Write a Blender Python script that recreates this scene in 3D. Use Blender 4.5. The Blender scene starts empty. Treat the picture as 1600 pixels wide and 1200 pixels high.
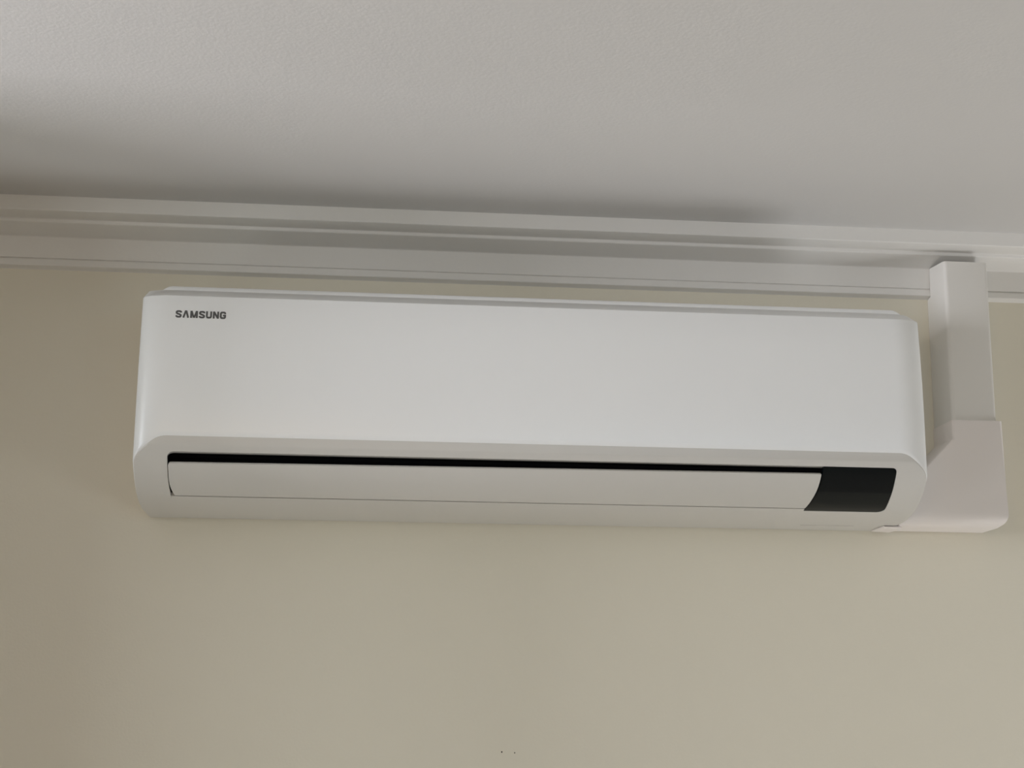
import bpy, bmesh, math, random
from mathutils import Vector, Matrix
random.seed(4)
SC = bpy.context.scene
COL = SC.collection
ZB = 2.28                       # height of the unit's front top edge above the floor

# ------------------------------------------------------------------ camera
cam = bpy.data.cameras.new('camera')
cam.sensor_fit = 'HORIZONTAL'; cam.sensor_width = 36.0; cam.lens = 54.0
cam.clip_start = 0.05
camo = bpy.data.objects.new('camera', cam); COL.objects.link(camo)
ax = ((0.994887, -0.100778, 0.006607), (-0.027905, -0.211431, 0.976994), (-0.097062, -0.972183, -0.213162))
M = Matrix(((ax[0][0], ax[1][0], ax[2][0], -0.2365), (ax[0][1], ax[1][1], ax[2][1], -2.19097),
            (ax[0][2], ax[1][2], ax[2][2], -0.54158 + ZB), (0, 0, 0, 1)))
camo.matrix_world = M
SC.camera = camo

# ------------------------------------------------------------------ world, window and fill light, exposure
w = bpy.data.worlds.new('sky'); SC.world = w; w.use_nodes = True
w.node_tree.nodes['Background'].inputs[0].default_value = (0.75, 0.86, 1.0, 1)
w.node_tree.nodes['Background'].inputs[1].default_value = 0.3
def area_light(name, loc, target, sx, sy, power, col):
    l = bpy.data.lights.new(name, 'AREA'); l.shape = 'RECTANGLE'; l.size = sx; l.size_y = sy
    l.energy = power; l.color = col
    o = bpy.data.objects.new(name, l); COL.objects.link(o)
    o.location = loc
    d = Vector(target) - Vector(loc)
    o.rotation_euler = d.to_track_quat('-Z', 'Y').to_euler()
    return o
area_light('daylight_left', (-2.58, -0.92, 2.1), (0, -0.92, 2.1), 0.6, 0.6, 73, (0.93, 0.93, 1.0))
area_light('daylight_left_far', (-2.58, -1.7, 2.1), (0, -1.7, 2.1), 0.6, 0.6, 13, (0.84, 0.92, 1.0))
area_light('fill_left_low', (-2.58, -1.7, 0.5), (0, -1.7, 0.5), 0.6, 0.6, 9.5, (0.94, 1.0, 0.96))  # low fill added at the left to balance the shading
area_light('daylight_front', (1.2, -4.58, 2.1), (1.2, 0, 2.1), 2.2, 0.6, 8.5, (0.55, 0.82, 1.0))
area_light('warm_fill_front', (-1.2, -4.58, 2.1), (-1.2, 0, 2.1), 2.2, 0.6, 12, (1.0, 0.68, 0.34))  # warm fill added to balance the front light, no known lamp there
area_light('fill_right_low', (2.58, -0.5, 0.52), (0, -0.5, 0.52), 0.8, 0.8, 27, (0.97, 0.98, 1.0))  # added low fill standing in for bounce off the floor
SC.view_settings.view_transform = 'Standard'
SC.view_settings.look = 'None'
SC.view_settings.gamma = 1.0
SC.view_settings.use_curve_mapping = False
SC.view_settings.exposure = 0.06

# ------------------------------------------------------------------ materials
def mat(name, col, rough=0.5, spec=0.5, noise=0.0, nscale=4.0, bump=0.0, bscale=200.0, col2=None):
    m = bpy.data.materials.new(name); m.use_nodes = True
    nt = m.node_tree; b = nt.nodes['Principled BSDF']
    b.inputs['Base Color'].default_value = (*col, 1)
    b.inputs['Roughness'].default_value = rough
    b.inputs['Specular IOR Level'].default_value = spec
    tc = nt.nodes.new('ShaderNodeTexCoord')
    if noise > 0 or col2:
        n = nt.nodes.new('ShaderNodeTexNoise'); n.inputs['Scale'].default_value = nscale
        n.inputs['Detail'].default_value = 4
        r = nt.nodes.new('ShaderNodeValToRGB')
        c2 = col2 or tuple(c * (1 - noise) for c in col)
        r.color_ramp.elements[0].color = (*c2, 1); r.color_ramp.elements[1].color = (*col, 1)
        r.color_ramp.elements[0].position = 0.3; r.color_ramp.elements[1].position = 0.65
        nt.links.new(tc.outputs['Object'], n.inputs['Vector'])
        nt.links.new(n.outputs['Fac'], r.inputs['Fac'])
        nt.links.new(r.outputs['Color'], b.inputs['Base Color'])
    if bump > 0:
        n2 = nt.nodes.new('ShaderNodeTexNoise'); n2.inputs['Scale'].default_value = bscale
        n2.inputs['Detail'].default_value = 3
        bm_ = nt.nodes.new('ShaderNodeBump'); bm_.inputs['Strength'].default_value = bump
        bm_.inputs['Distance'].default_value = 0.001
        nt.links.new(tc.outputs['Object'], n2.inputs['Vector'])
        nt.links.new(n2.outputs['Fac'], bm_.inputs['Height'])
        nt.links.new(bm_.outputs['Normal'], b.inputs['Normal'])
    return m
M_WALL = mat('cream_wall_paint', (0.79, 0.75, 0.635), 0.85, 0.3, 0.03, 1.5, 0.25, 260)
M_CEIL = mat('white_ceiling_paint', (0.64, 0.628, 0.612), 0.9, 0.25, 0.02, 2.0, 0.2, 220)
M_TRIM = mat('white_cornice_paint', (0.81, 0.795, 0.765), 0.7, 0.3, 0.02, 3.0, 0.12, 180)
M_SIDE = mat('dark_side_wall_paint', (0.24, 0.22, 0.18), 0.85, 0.3, 0.03, 1.5, 0.2, 220)  # unseen side walls, darkened to cut their bounce light
M_FLOOR = mat('oak_floor', (0.40, 0.36, 0.31), 0.5, 0.4, 0.25, 6.0, 0.1, 60)
M_FRAME = mat('white_window_frame', (0.8, 0.8, 0.78), 0.4, 0.5, 0.01)
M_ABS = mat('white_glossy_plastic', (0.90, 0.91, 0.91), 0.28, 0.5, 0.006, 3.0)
M_ABS_SHADE = mat('shaded_white_plastic', (0.635, 0.62, 0.585), 0.38, 0.5, 0.006, 3.0)  # same white as the panel, with underside shade mixed into the colour
M_GREYP = mat('top_edge_plastic', (0.79, 0.79, 0.775), 0.35, 0.5, 0.006, 3.0)
M_DARK = mat('black_outlet_plastic', (0.008, 0.008, 0.010), 0.6, 0.3, 0.1, 20.0)
M_DISP = mat('smoked_black_gloss', (0.004, 0.006, 0.0068), 0.13, 0.22, 0.05, 10.0)
M_LOGO = mat('dark_grey_print', (0.105, 0.105, 0.105), 0.5, 0.4, 0.05, 30.0)
M_DUCT = mat('white_pvc_duct', (0.77, 0.75, 0.71), 0.42, 0.45, 0.01, 4.0)
M_ELBOW = mat('white_pvc_elbow', (0.86, 0.81, 0.78), 0.45, 0.45, 0.01, 4.0)
M_HOLE = mat('pin_hole_dark', (0.03, 0.025, 0.02), 0.9, 0.1, 0.1, 50.0)

# ------------------------------------------------------------------ helpers
def obj(name, bm, m, parent=None, smooth=None, kind=None, recalc=True):
    if recalc: bmesh.ops.recalc_face_normals(bm, faces=bm.faces[:])
    if smooth is not None:
        for f in bm.faces: f.smooth = True
        for e in bm.edges:
            if len(e.link_faces) == 2 and e.calc_face_angle(0) > math.radians(smooth): e.smooth = False
    me = bpy.data.meshes.new(name); bm.to_mesh(me); bm.free()
    me.materials.append(m)
    o = bpy.data.objects.new(name, me); COL.objects.link(o)
    if parent: o.parent = parent
    if kind: o['kind'] = kind
    return o
def thing(name, label, cat, loc):
    o = bpy.data.objects.new(name, None); COL.objects.link(o)
    o.location = loc; o.empty_display_size = 0.1
    o['label'] = label; o['category'] = cat
    return o
def box(bm, x0, x1, y0, y1, z0, z1):
    v = [bm.verts.new((x, y, z)) for x in (x0, x1) for y in (y0, y1) for z in (z0, z1)]
    for f in ((0,1,3,2),(4,6,7,5),(0,4,5,1),(2,3,7,6),(0,2,6,4),(1,5,7,3)): bm.faces.new([v[i] for i in f])
def prism_x(bm, pts, x0, x1):
    """closed polygon of (y, z) drawn out along x"""
    a = [bm.verts.new((x0, y, z)) for y, z in pts]; b = [bm.verts.new((x1, y, z)) for y, z in pts]
    n = len(pts)
    bm.faces.new(a); bm.faces.new(b[::-1])
    for i in range(n): bm.faces.new((a[i], b[i], b[(i+1) % n], a[(i+1) % n]))
def bevel_where(bm, test, width, seg):
    es = [e for e in bm.edges if test(e.verts[0].co, e.verts[1].co)]
    if es: bmesh.ops.bevel(bm, geom=es, offset=width, segments=seg, profile=0.5, affect='EDGES')

# ------------------------------------------------------------------ room
ZC = 0.1709 + ZB
XL, XR, YF = -1.16, 2.6, -4.6
def struct(name, b, m, **k): return obj(name, b, m, kind='structure', **k)
def boxed(name, m, *a):
    b = bmesh.new(); box(b, *a); return struct(name, b, m)
wall_back = boxed('wall_back', M_WALL, XL - 0.1, XR + 0.1, 0, 0.1, 0, ZC)
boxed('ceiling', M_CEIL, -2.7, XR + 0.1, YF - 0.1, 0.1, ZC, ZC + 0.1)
boxed('floor', M_FLOOR, -2.7, XR + 0.1, YF - 0.1, 0.1, -0.1, 0)
# chimney-breast like return on the left near the corner, then the room widens to the left window
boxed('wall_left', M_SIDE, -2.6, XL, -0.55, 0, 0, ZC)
def wall_with_window(name, m, axis, pos, a0, a1, w0, w1, z0, z1):
    b = bmesh.new()
    def bx(u0, u1, q0, q1):
        if axis == 'y': box(b, u0, u1, pos - 0.1, pos, q0, q1)
        else: box(b, pos - 0.1, pos, u0, u1, q0, q1)
    bx(a0, w0, 0, ZC); bx(w1, a1, 0, ZC); bx(w0, w1, 0, z0); bx(w0, w1, z1, ZC)
    return struct(name, b, m, recalc=True)
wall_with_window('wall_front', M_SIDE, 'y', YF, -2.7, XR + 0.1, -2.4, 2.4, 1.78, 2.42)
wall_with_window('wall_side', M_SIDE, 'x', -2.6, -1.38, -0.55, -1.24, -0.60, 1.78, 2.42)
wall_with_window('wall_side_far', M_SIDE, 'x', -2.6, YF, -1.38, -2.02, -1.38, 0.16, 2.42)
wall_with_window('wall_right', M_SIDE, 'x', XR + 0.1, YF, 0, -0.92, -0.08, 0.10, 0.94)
b = bmesh.new()
for x0, x1 in ((-2.4, -2.36), (-0.02, 0.02), (2.36, 2.4)): box(b, x0, x1, YF - 0.09, YF - 0.04, 1.78, 2.42)
for z0, z1 in ((1.78, 1.80), (2.40, 2.42)):
    for x0, x1 in ((-2.36, -0.02), (0.02, 2.36)): box(b, x0, x1, YF - 0.09, YF - 0.04, z0, z1)
struct('window_1', b, M_FRAME)
b = bmesh.new()
for y0, y1 in ((-1.24, -1.22), (-0.62, -0.60)): box(b, -2.69, -2.64, y0, y1, 1.78, 2.42)
for z0, z1 in ((1.78, 1.80), (2.40, 2.42)): box(b, -2.69, -2.64, -1.22, -0.62, z0, z1)
struct('window_2', b, M_FRAME)
b = bmesh.new()
for y0, y1 in ((-2.02, -2.0), (-1.40, -1.38)): box(b, -2.69, -2.64, y0, y1, 0.16, 2.42)
for z0, z1 in ((0.16, 0.18), (0.82, 0.88), (1.74, 1.80), (2.40, 2.42)): box(b, -2.69, -2.64, -2.0, -1.40, z0, z1)
struct('window_4', b, M_FRAME)  # unseen window, made taller to take the low left fill
b = bmesh.new()
for y0, y1 in ((-0.92, -0.90), (-0.10, -0.08)): box(b, XR + 0.04, XR + 0.09, y0, y1, 0.10, 0.94)
for z0, z1 in ((0.10, 0.12), (0.92, 0.94)): box(b, XR + 0.04, XR + 0.09, -0.90, -0.10, z0, z1)
struct('fill_window_right', b, M_FRAME)  # unseen low window added to hold the right fill

# two tiny pin holes in the wall paint below the unit
for x, z, r in ((-0.0286, -0.5864, 0.0011), (-0.0105, -0.5875, 0.0009)):
    b = bmesh.new()
    bmesh.ops.create_cone(b, cap_ends=True, segments=12, radius1=r, radius2=r * 0.8, depth=0.0006,
                          matrix=Matrix.Translation((x, -0.0002, z + ZB)) @ Matrix.Rotation(math.pi / 2, 4, 'X'))
    obj('pin_hole', b, M_HOLE, wall_back)

# cornice: stepped profile (y, z below unit datum), drawn along the back wall and round the left return
CP = [(0, 0.1709), (-0.088, 0.1709), (-0.088, 0.1507), (-0.087, 0.1497), (-0.0625, 0.1462), (-0.0605, 0.1466),
      (-0.0595, 0.1458), (-0.0592, 0.1424), (-0.0580, 0.1414), (-0.036, 0.1368), (-0.0150, 0.1340), (-0.0138, 0.1330),
      (-0.0108, 0.1032), (-0.0084, 0.1024), (-0.0084, 0.1010), (-0.0110, 0.1002), (-0.0118, 0.0922), (-0.0108, 0.0912),
      (-0.0040, 0.0900), (0, 0.0884)]
b = bmesh.new(); prism_x(b, [(y, z + ZB) for y, z in CP], XL, XR)
struct('trim_1', b, M_TRIM, smooth=25)
b = bmesh.new(); prism_x(b, [(y, z + ZB) for y, z in CP], -0.55, -0.0885)
bmesh.ops.transform(b, verts=b.verts[:], matrix=Matrix(((0, -1, 0, XL), (1, 0, 0, 0), (0, 0, 1, 0), (0, 0, 0, 1))))
struct('trim_2', b, M_TRIM, smooth=25)

# ------------------------------------------------------------------ air conditioner
ac = thing('air_conditioner', 'white wall-mounted split air conditioner under the cornice with its louvre slightly open',
           'air conditioner', (0, 0, ZB))
HW = 0.5300                                   # half width
# side profile of the underside, from the front edge back to the wall (y, z)
PR = [(-.208, -.185), (-.2065, -.190), (-.203, -.2015), (-.197, -.213), (-.190, -.2225), (-.180, -.2335), (-.170, -.2415),
      (-.155, -.251), (-.140, -.2575), (-.12, -.2625), (-.10, -.2655), (-.07, -.2675), (0, -.2675)]
def catmull(p, n):
    out = []
    for i in range(len(p) - 1):
        p0 = p[max(i-1, 0)]; p1 = p[i]; p2 = p[i+1]; p3 = p[min(i+2, len(p)-1)]
        for k in range(n):
            t = k / n
            out.append(tuple(0.5 * (2*b_ + (c_-a_)*t + (2*a_-5*b_+4*c_-d_)*t*t + (3*b_-a_-3*c_+d_)*t**3)
                             for a_, b_, c_, d_ in zip(p0, p1, p2, p3)))
    out.append(p[-1]); return out
PF = catmull(PR, 6)
SL = [0.0]
for i in range(1, len(PF)): SL.append(SL[-1] + math.hypot(PF[i][0]-PF[i-1][0], PF[i][1]-PF[i-1][1]))
def under_z(y):
    for i in range(len(PF)-1):
        if PF[i][0] <= y <= PF[i+1][0]:
            t = (y - PF[i][0]) / max(PF[i+1][0] - PF[i][0], 1e-9)
            return PF[i][1] + t * (PF[i+1][1] - PF[i][1])
    return PF[0][1] if y < PF[0][0] else PF[-1][1]
def surf(s):
    """point and outward normal on the underside profile at arc length s"""
    for i in range(len(PF)-1):
        if s <= SL[i+1] or i == len(PF)-2:
            t = (s - SL[i]) / max(SL[i+1] - SL[i], 1e-9)
            y = PF[i][0] + t*(PF[i+1][0]-PF[i][0]); z = PF[i][1] + t*(PF[i+1][1]-PF[i][1]); break
    e = 0.003
    def pt(q):
        q = min(max(q, 0), SL[-1])
        for i in range(len(PF)-1):
            if q <= SL[i+1]:
                t = (q - SL[i]) / max(SL[i+1] - SL[i], 1e-9)
                return (PF[i][0] + t*(PF[i+1][0]-PF[i][0]), PF[i][1] + t*(PF[i+1][1]-PF[i][1]))
        return PF[-1]
    a_, c_ = pt(s-e), pt(s+e)
    ty, tz = c_[0]-a_[0], c_[1]-a_[1]; l = math.hypot(ty, tz)
    return y, z, tz/l, -ty/l
def inward(s, s_top):
    """direction into the unit: level along the opening's top edge, then square to the surface"""
    y, z, ny, nz = surf(s)
    k = 1.0 if s_top is None else min(max((s - s_top)/0.030, 0), 1)
    dy, dz = 1 + (-ny - 1)*k, -nz*k
    l = math.hypot(dy, dz)
    return dy/l, dz/l
def slab(bm, rows, o_out, o_in, s_top=None, ds=None):
    """closed sheet lying on the underside surface; rows = (s, x_left, x_right)"""
    F, B = [], []
    for s, xl, xr in rows:
        f_, b_ = [], []
        for x, q in ((xl, s + (ds(s) if ds else 0)), (xr, s)):
            y, z, ny, nz = surf(q); dy, dz = inward(q, s_top)
            f_.append(bm.verts.new((x, y - dy*o_out, z - dz*o_out)))
            b_.append(bm.verts.new((x, y - dy*o_in, z - dz*o_in)))
        F.append(f_); B.append(b_)
    for i in range(len(rows)-1):
        for q, fl in ((F, 0), (B, 1)):
            f = [q[i][0], q[i][1], q[i+1][1], q[i+1][0]]
            bm.faces.new(f[::-1] if fl else f)
        for k in (0, 1): bm.faces.new((F[i][k], F[i+1][k], B[i+1][k], B[i][k]))
    for i in (0, len(rows)-1): bm.faces.new((F[i][0], F[i][1], B[i][1], B[i][0]))
def rounded_rows(s0, s1, xl, xr, r_t, r_b, n=26, rl_t=None, rl_b=None):
    """rows of a rounded patch; xl, xr are functions of s; separate corner radii for the left side"""
    rl_t = r_t if rl_t is None else rl_t; rl_b = r_b if rl_b is None else rl_b
    ss = set()
    for i in range(n+1): ss.add(s0 + (s1-s0)*i/n)
    for r in (r_t, rl_t):
        for i in range(7): ss.add(s0 + r*(1-math.cos(i/6*math.pi/2)))
    for r in (r_b, rl_b):
        for i in range(7): ss.add(s1 - r*(1-math.cos(i/6*math.pi/2)))
    def inset(s, rt, rb):
        if rt > 0 and s < s0+rt: return rt - math.sqrt(max(rt*rt - (s0+rt-s)**2, 0))
        if rb > 0 and s > s1-rb: return rb - math.sqrt(max(rb*rb - (s-s1+rb)**2, 0))
        return 0
    out = []; last = -1
    for s in sorted(ss):
        if s - last < 2e-4: continue
        last = s
        out.append((s, xl(s) + inset(s, rl_t, rl_b), xr(s) - inset(s, r_t, r_b)))
    return out

# plan outline of the shell: half of it, from the wall on the side round the rounded corner to the flat front
RX, RY = 0.043, 0.018          # rounded vertical corners: reach along the front and along the side
def plan_half(inset):
    pts = []; yf = -0.208
    for y in (0, -.03, -.06, -.09, -.11, -.13, -.145, -.16, -.17, -.18, -.186): pts.append((HW - inset, y))
    for i in range(19):
        a = i/18*math.pi/2
        pts.append((HW - RX + (RX - inset)*math.cos(a), yf + RY - (RY - inset)*math.sin(a)))
    return pts
def lean(y, z):                                 # the front leans out slightly towards the bottom
    t = min(max(-z / 0.13, 0), 1); k = 0.963 + 0.037*math.sin(t*math.pi/2)
    return y * k if y < -0.1 else y * (1 - (1-k) * (y/-0.1))
def pairs_shell(bm, inset, ztop, drop=0.0):
    """closed body: side walls down to the underside profile, ruled underside, flat top"""
    H = plan_half(inset); T, E = [], []
    for x, y in H:
        ze = under_z(y) + drop
        T.append([bm.verts.new((sx*x, lean(y, ztop), ztop)) for sx in (-1, 1)])
        mids = []
        E.append([bm.verts.new((sx*x, y, ze)) for sx in (-1, 1)])
        T[-1].append(None)
    mid = []
    for (x, y) in H:
        mid.append([[bm.verts.new((sx*x, lean(y, z), z)) for z in (-0.045, -0.09, -0.13)] for sx in (-1, 1)])
    n = len(H)
    for i in range(n-1):
        for k in (0, 1):
            c0 = [T[i][k]] + mid[i][k] + [E[i][k]]; c1 = [T[i+1][k]] + mid[i+1][k] + [E[i+1][k]]
            for j in range(4): bm.faces.new((c0[j], c0[j+1], c1[j+1], c1[j]))
        bm.faces.new((T[i][0], T[i][1], T[i+1][1], T[i+1][0]))
        bm.faces.new((E[i][0], E[i+1][0], E[i+1][1], E[i][1]))
    for i in (0, n-1):
        c0 = [T[i][0]] + mid[i][0] + [E[i][0]]; c1 = [T[i][1]] + mid[i][1] + [E[i][1]]
        for j in range(4): bm.faces.new((c0[j], c0[j+1], c1[j+1], c1[j]))
b = bmesh.new(); pairs_shell(b, 0.0012, -0.001)
casing = obj('casing', b, M_ABS_SHADE, ac); casing.location.x = 0.0012

# opening cut into the underside
OX0, OX1, OS0, OS1 = -0.4848, 0.4866, 0.0228, 0.1085
b = bmesh.new()
slab(b, rounded_rows(OS0, OS1, lambda s: OX0 + 0.02*max(s-0.06, 0), lambda s: OX1, 0.006, 0.011, rl_t=0.008, rl_b=0.002), 0.006, -0.030, OS0)
cut = obj('outlet_cutter', b, M_ABS_SHADE, ac)
md = casing.modifiers.new('cut', 'BOOLEAN'); md.operation = 'DIFFERENCE'; md.solver = 'EXACT'; md.object = cut
dg = bpy.context.evaluated_depsgraph_get()
me = bpy.data.meshes.new_from_object(casing.evaluated_get(dg))
casing.modifiers.clear(); old = casing.data; casing.data = me; bpy.data.meshes.remove(old)
bpy.data.objects.remove(cut, do_unlink=True)
b = bmesh.new(); b.from_mesh(casing.data)
for f in b.faces: f.smooth = True
for e in b.edges:
    if len(e.link_faces) == 2 and e.calc_face_angle(0) > math.radians(22): e.smooth = False
b.to_mesh(casing.data); b.free()
casing.data.name = 'casing'

# dark inside of the outlet: an open tray set a little way in, its rim tucked behind the lip
b = bmesh.new()
rows = rounded_rows(OS0 + 0.0004, OS1 - 0.0004, lambda s: OX0 + 0.0004 + 0.02*max(s-0.06, 0), lambda s: OX1 - 0.0004, 0.006, 0.011, rl_t=0.008, rl_b=0.002)
F, B = [], []
for s, xl, xr in rows:
    y, z, ny, nz = surf(s); dy, dz = inward(s, OS0)
    d0 = 0.0045 + 0.0085*max(1 - (s - OS0)/0.006, 0)
    F.append([b.verts.new((x, y + dy*d0, z + dz*d0)) for x in (xl, xr)])
    B.append([b.verts.new((x, y + dy*0.027, z + dz*0.027)) for x in (xl, xr)])
for i in range(len(rows)-1):
    b.faces.new((B[i][0], B[i][1], B[i+1][1], B[i+1][0]))
    for k in (0, 1): b.faces.new((F[i][k], F[i+1][k], B[i+1][k], B[i][k]))
for i in (0, len(rows)-1): b.faces.new((F[i][0], F[i][1], B[i][1], B[i][0]))
obj('air_outlet', b, M_DARK, ac, smooth=40)

# louvre blade
def vane_l(s): return -0.4838 + 0.0060*max((s-0.060)/0.040, 0)**2
def vane_r(s): return 0.3826 - 0.0100*max((s-0.036)/0.065, 0)**1.7
b = bmesh.new()
rows = rounded_rows(0.0340, 0.0986, vane_l, vane_r, 0.0008, 0.0008, n=30, rl_t=0.004)
slab(b, rows, 0.0006, -0.0035, ds=lambda s: 0.0052*(0.0988 - s)/0.0642)   # blade sits a touch lower at its left end
bmesh.ops.recalc_face_normals(b, faces=b.faces[:])
rim = [e for e in b.edges if e.calc_face_angle(0) > math.radians(50)]
bmesh.ops.bevel(b, geom=rim, offset=0.0012, segments=3, profile=0.5, affect='EDGES', clamp_overlap=True)
obj('louvre', b, M_ABS_SHADE, ac, smooth=30)
# lower lip of the outlet closing under the blade
b = bmesh.new()
slab(b, [(0.1020, OX0 + 0.0012, 0.3735), (0.1030, OX0 + 0.0012, 0.3735), (0.1060, OX0 + 0.0012, 0.3735), (0.1084, OX0 + 0.0012, 0.3735)], -0.0002, -0.006)
obj('lower_lip', b, M_ABS_SHADE, ac, smooth=30)

# smoked display window at the right end
def disp_l(s): return vane_r(s) + 0.0022
b = bmesh.new()
slab(b, rounded_rows(OS0 + 0.0005, OS1 - 0.0005, disp_l, lambda s: OX1 - 0.0005, 0.0056, 0.0106, n=30, rl_t=0.0005, rl_b=0.0005), -0.0006, -0.006)
disp = obj('display_window', b, M_DISP, ac, smooth=30)
disp['label'] = 'glossy smoked black display window'

# front panel: thin shell wrapped round front and sides, chamfered at its top edge
b = bmesh.new()
Ho, Hi = plan_half(0.0), plan_half(0.0022)
def ring(H, zf, use_lean=True):
    L = []
    full = [(-x, y) for x, y in H] ; full = full + [(x, y) for x, y in H[::-1]]
    for x, y in full:
        z = zf(y); L.append(b.verts.new((x, lean(y, z) if use_lean else y, z)))
    return L
rings = []
rings.append(ring(Hi, lambda y: under_z(y) + 0.0020))
rings.append(ring(plan_half(0.0011), lambda y: under_z(y) + 0.0020))
rings.append(ring(plan_half(0.0003), lambda y: under_z(y) + 0.0030))
rings.append(ring(Ho, lambda y: under_z(y) + 0.0046))
for z in (-0.13, -0.09, -0.045, 0.0005): rings.append(ring(Ho, lambda y, z=z: z))
rings.append(ring(plan_half(0.0006), lambda y: 0.0018))
slope = [b.verts.new(((abs(x) - 0.0025)*(1 if x > 0 else -1), 0.83*lean(y, 0.0), 0.0185))
         for x, y in [(-x, y) for x, y in Ho] + [(x, y) for x, y in Ho[::-1]]]
rings.append(slope)
b.faces.new(slope)
# lower rings follow each plan point's own y so the rounded corner edge curves down with the underside
for i in range(len(rings)-1):
    for j in range(len(rings[0])-1):
        b.faces.new((rings[i][j], rings[i][j+1], rings[i+1][j+1], rings[i+1][j]))
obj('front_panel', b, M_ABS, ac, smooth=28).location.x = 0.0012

# raised top cover behind the panel
b = bmesh.new()
X0, X1 = -0.511, 0.521
sec = [(-0.010, 0.0180), (-0.010, 0.027), (-0.130, 0.0300), (-0.146, 0.0294), (-0.151, 0.0275), (-0.1535, 0.0240), (-0.1560, 0.0180)]
prism_x(b, sec, X0, X1)
for v in b.verts:                                # sloping, softened ends
    k = (v.co.z - 0.0180) / 0.012
    v.co.x += (-1 if v.co.x > 0 else 1) * 0.016 * max(k, 0)**1.3
obj('top_cover', b, M_ABS, ac, smooth=35)

# fine seam line near the underside's right rear
b = bmesh.new(); slab(b, [(0.1888, 0.392, 0.470), (0.1902, 0.392, 0.470)], 0.0004, -0.0005)
obj('rear_tab', b, M_ABS_SHADE, ac)

# printed maker's name
def strokes(bm, polys, x0, z0, w, h, t, y0):
    for pts in polys:
        P2 = [Vector((x0 + px*w, z0 + pz*h)) for px, pz in pts]
        n = len(P2); Lf, Rt = [], []
        for i, p in enumerate(P2):
            d0 = (P2[i]-P2[i-1]).normalized() if i > 0 else None
            d1 = (P2[i+1]-P2[i]).normalized() if i < n-1 else None
            if d0 is None: d0 = d1
            if d1 is None: d1 = d0
            n0 = Vector((-d0.y, d0.x)); n1 = Vector((-d1.y, d1.x))
            m_ = (n0 + n1).normalized(); s_ = t/2 / max(m_.dot(n0), 0.45)
            Lf.append(p + m_*s_); Rt.append(p - m_*s_)
        vs = []
        for a_, c_ in zip(Lf, Rt):
            vs.append([bm.verts.new((q.x, y0(q.y) + dy, q.y)) for q in (a_, c_) for dy in (-0.0003, 0.0006)])
        for i in range(n-1):
            a_, c_ = vs[i], vs[i+1]
            bm.faces.new((a_[0], a_[2], c_[2], c_[0])); bm.faces.new((a_[1], c_[1], c_[3], a_[3]))
            bm.faces.new((a_[0], c_[0], c_[1], a_[1])); bm.faces.new((a_[2], a_[3], c_[3], c_[2]))
        for q in (vs[0], vs[-1]): bm.faces.new((q[0], q[1], q[3], q[2]))
LET = {
 'S': [[(.93, .70), (.91, .82), (.78, .89), (.5, .90), (.22, .88), (.10, .78), (.12, .64), (.30, .55), (.68, .45), (.88, .36), (.90, .22), (.78, .12), (.5, .10), (.22, .12), (.09, .20), (.07, .31)]],
 'A': [[(.08, 0), (.46, 1.0)], [(.54, 1.0), (.92, 0)], [(.40, .91), (.60, .91)]],
 'M': [[(.10, 0), (.10, 1)], [(.90, 0), (.90, 1)], [(.14, .98), (.47, .04)], [(.86, .98), (.53, .04)]],
 'U': [[(.10, 1), (.10, .28), (.20, .13), (.5, .10), (.80, .13), (.90, .28), (.90, 1)]],
 'N': [[(.10, 0), (.10, 1)], [(.90, 0), (.90, 1)], [(.12, .96), (.88, .04)]],
 'G': [[(.92, .68), (.90, .80), (.78, .89), (.5, .90), (.22, .88), (.09, .74), (.09, .26), (.22, .12), (.5, .10), (.80, .12), (.91, .24), (.91, .47), (.52, .47)]],
}
b = bmesh.new()
LX0, LX1, LZ, LH = -0.4825, -0.4182, -0.0288, 0.0098
tot = {'S': 1.0, 'A': 1.08, 'M': 1.35, 'U': 1.0, 'N': 1.0, 'G': 1.0}
word = 'SAMSUNG'; gap = 0.32
unit_w = (LX1 - LX0) / (sum(tot[c] for c in word) + gap*(len(word)-1))
x = LX0
for c in word:
    strokes(b, LET[c], x, LZ, tot[c]*unit_w, LH, 0.0024, lambda z: lean(-0.208, z))
    x += (tot[c] + gap)*unit_w
lg = obj('logo', b, M_LOGO, ac, recalc=True)
lg['label'] = 'dark grey printed maker name'

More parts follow.
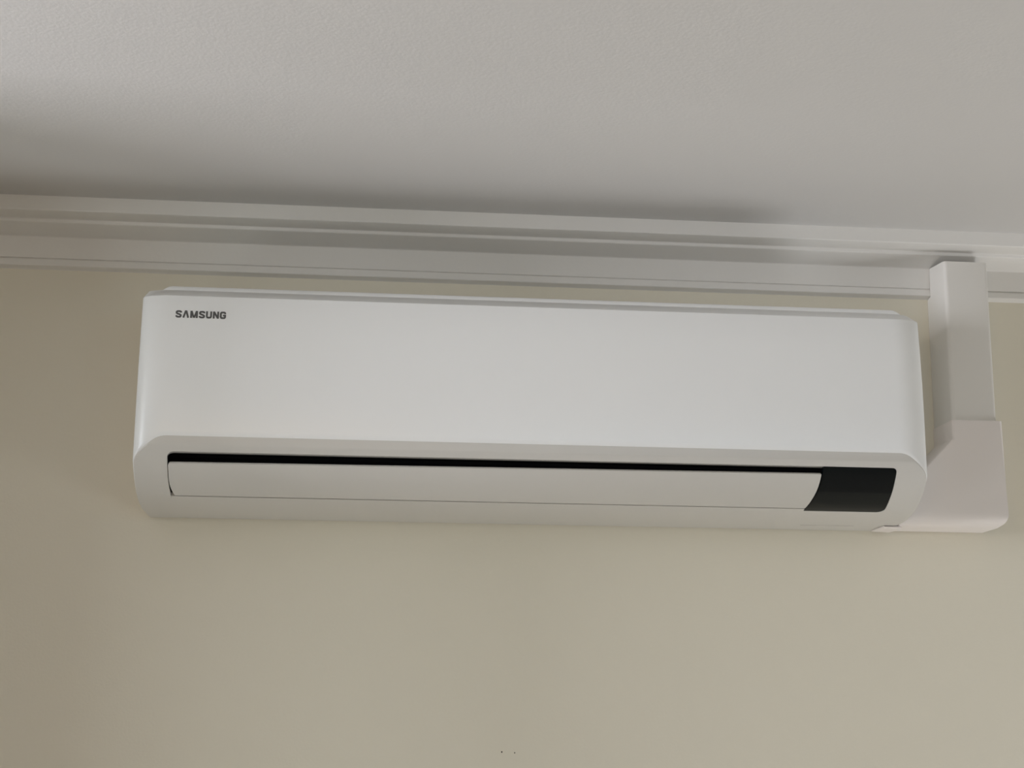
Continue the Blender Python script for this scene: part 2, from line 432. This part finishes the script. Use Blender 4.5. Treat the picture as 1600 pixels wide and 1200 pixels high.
# ------------------------------------------------------------------ pipe trunking beside the unit
tr = thing('pipe_trunking', 'white plastic pipe trunking running from the unit up to the cornice',
           'pipe trunking', (0.655, 0, ZB))
OX = -0.655
b = bmesh.new()
prism_x(b, [(-0.0002, -0.118), (-0.072, -0.118), (-0.072, 0.1286), (-0.0165, 0.1336), (-0.0142, 0.1322), (-0.0122, 0.1028), (-0.0122, 0.0900), (-0.0002, 0.0880)], 0.6195 + OX, 0.6868 + OX)
bevel_where(b, lambda a_, c_: a_.y < -0.07 and c_.y < -0.07 and abs(a_.z - c_.z) > 0.1, 0.006, 4)
obj('duct', b, M_DUCT, tr, smooth=30)
# elbow cover: front outline in x, z; slanted inner corner; rounded lower front
out = [(0.5335, -0.2672), (0.6840, -0.2672), (0.6925, -0.2620), (0.6945, -0.2500), (0.6935, -0.1125), (0.6178, -0.1125), (0.6178, -0.1405), (0.5335, -0.2272)]
b = bmesh.new()
YE = -0.0745
va = [b.verts.new((px + OX, YE, pz)) for px, pz in out]; vb = [b.verts.new((px + OX, -0.0002, pz)) for px, pz in out]
b.faces.new(va); b.faces.new(vb[::-1])
for i in range(len(out)):
    j = (i+1) % len(out); b.faces.new((va[i], vb[i], vb[j], va[j]))
bmesh.ops.recalc_face_normals(b, faces=b.faces[:])
bevel_where(b, lambda a_, c_: a_.y < -0.07 and c_.y < -0.07 and a_.z < -0.255 and c_.z < -0.255, 0.020, 6)
bevel_where(b, lambda a_, c_: a_.y < -0.07 and c_.y < -0.07 and abs(a_.z - c_.z) > 0.02, 0.004, 3)
obj('elbow_cover', b, M_ELBOW, tr, smooth=40)
# small lip of the elbow reaching under the unit's corner
b = bmesh.new(); prism_x(b, [(-0.066, -0.2700), (-0.064, -0.2678), (-0.010, -0.2678), (-0.010, -0.2705), (-0.060, -0.2725)], 0.512 + OX, 0.538 + OX)
for v in b.verts:
    if v.co.x < 0.52 + OX: v.co.z = -0.2678 + (v.co.z + 0.2678)*0.6
obj('end_lip', b, M_ELBOW, tr)
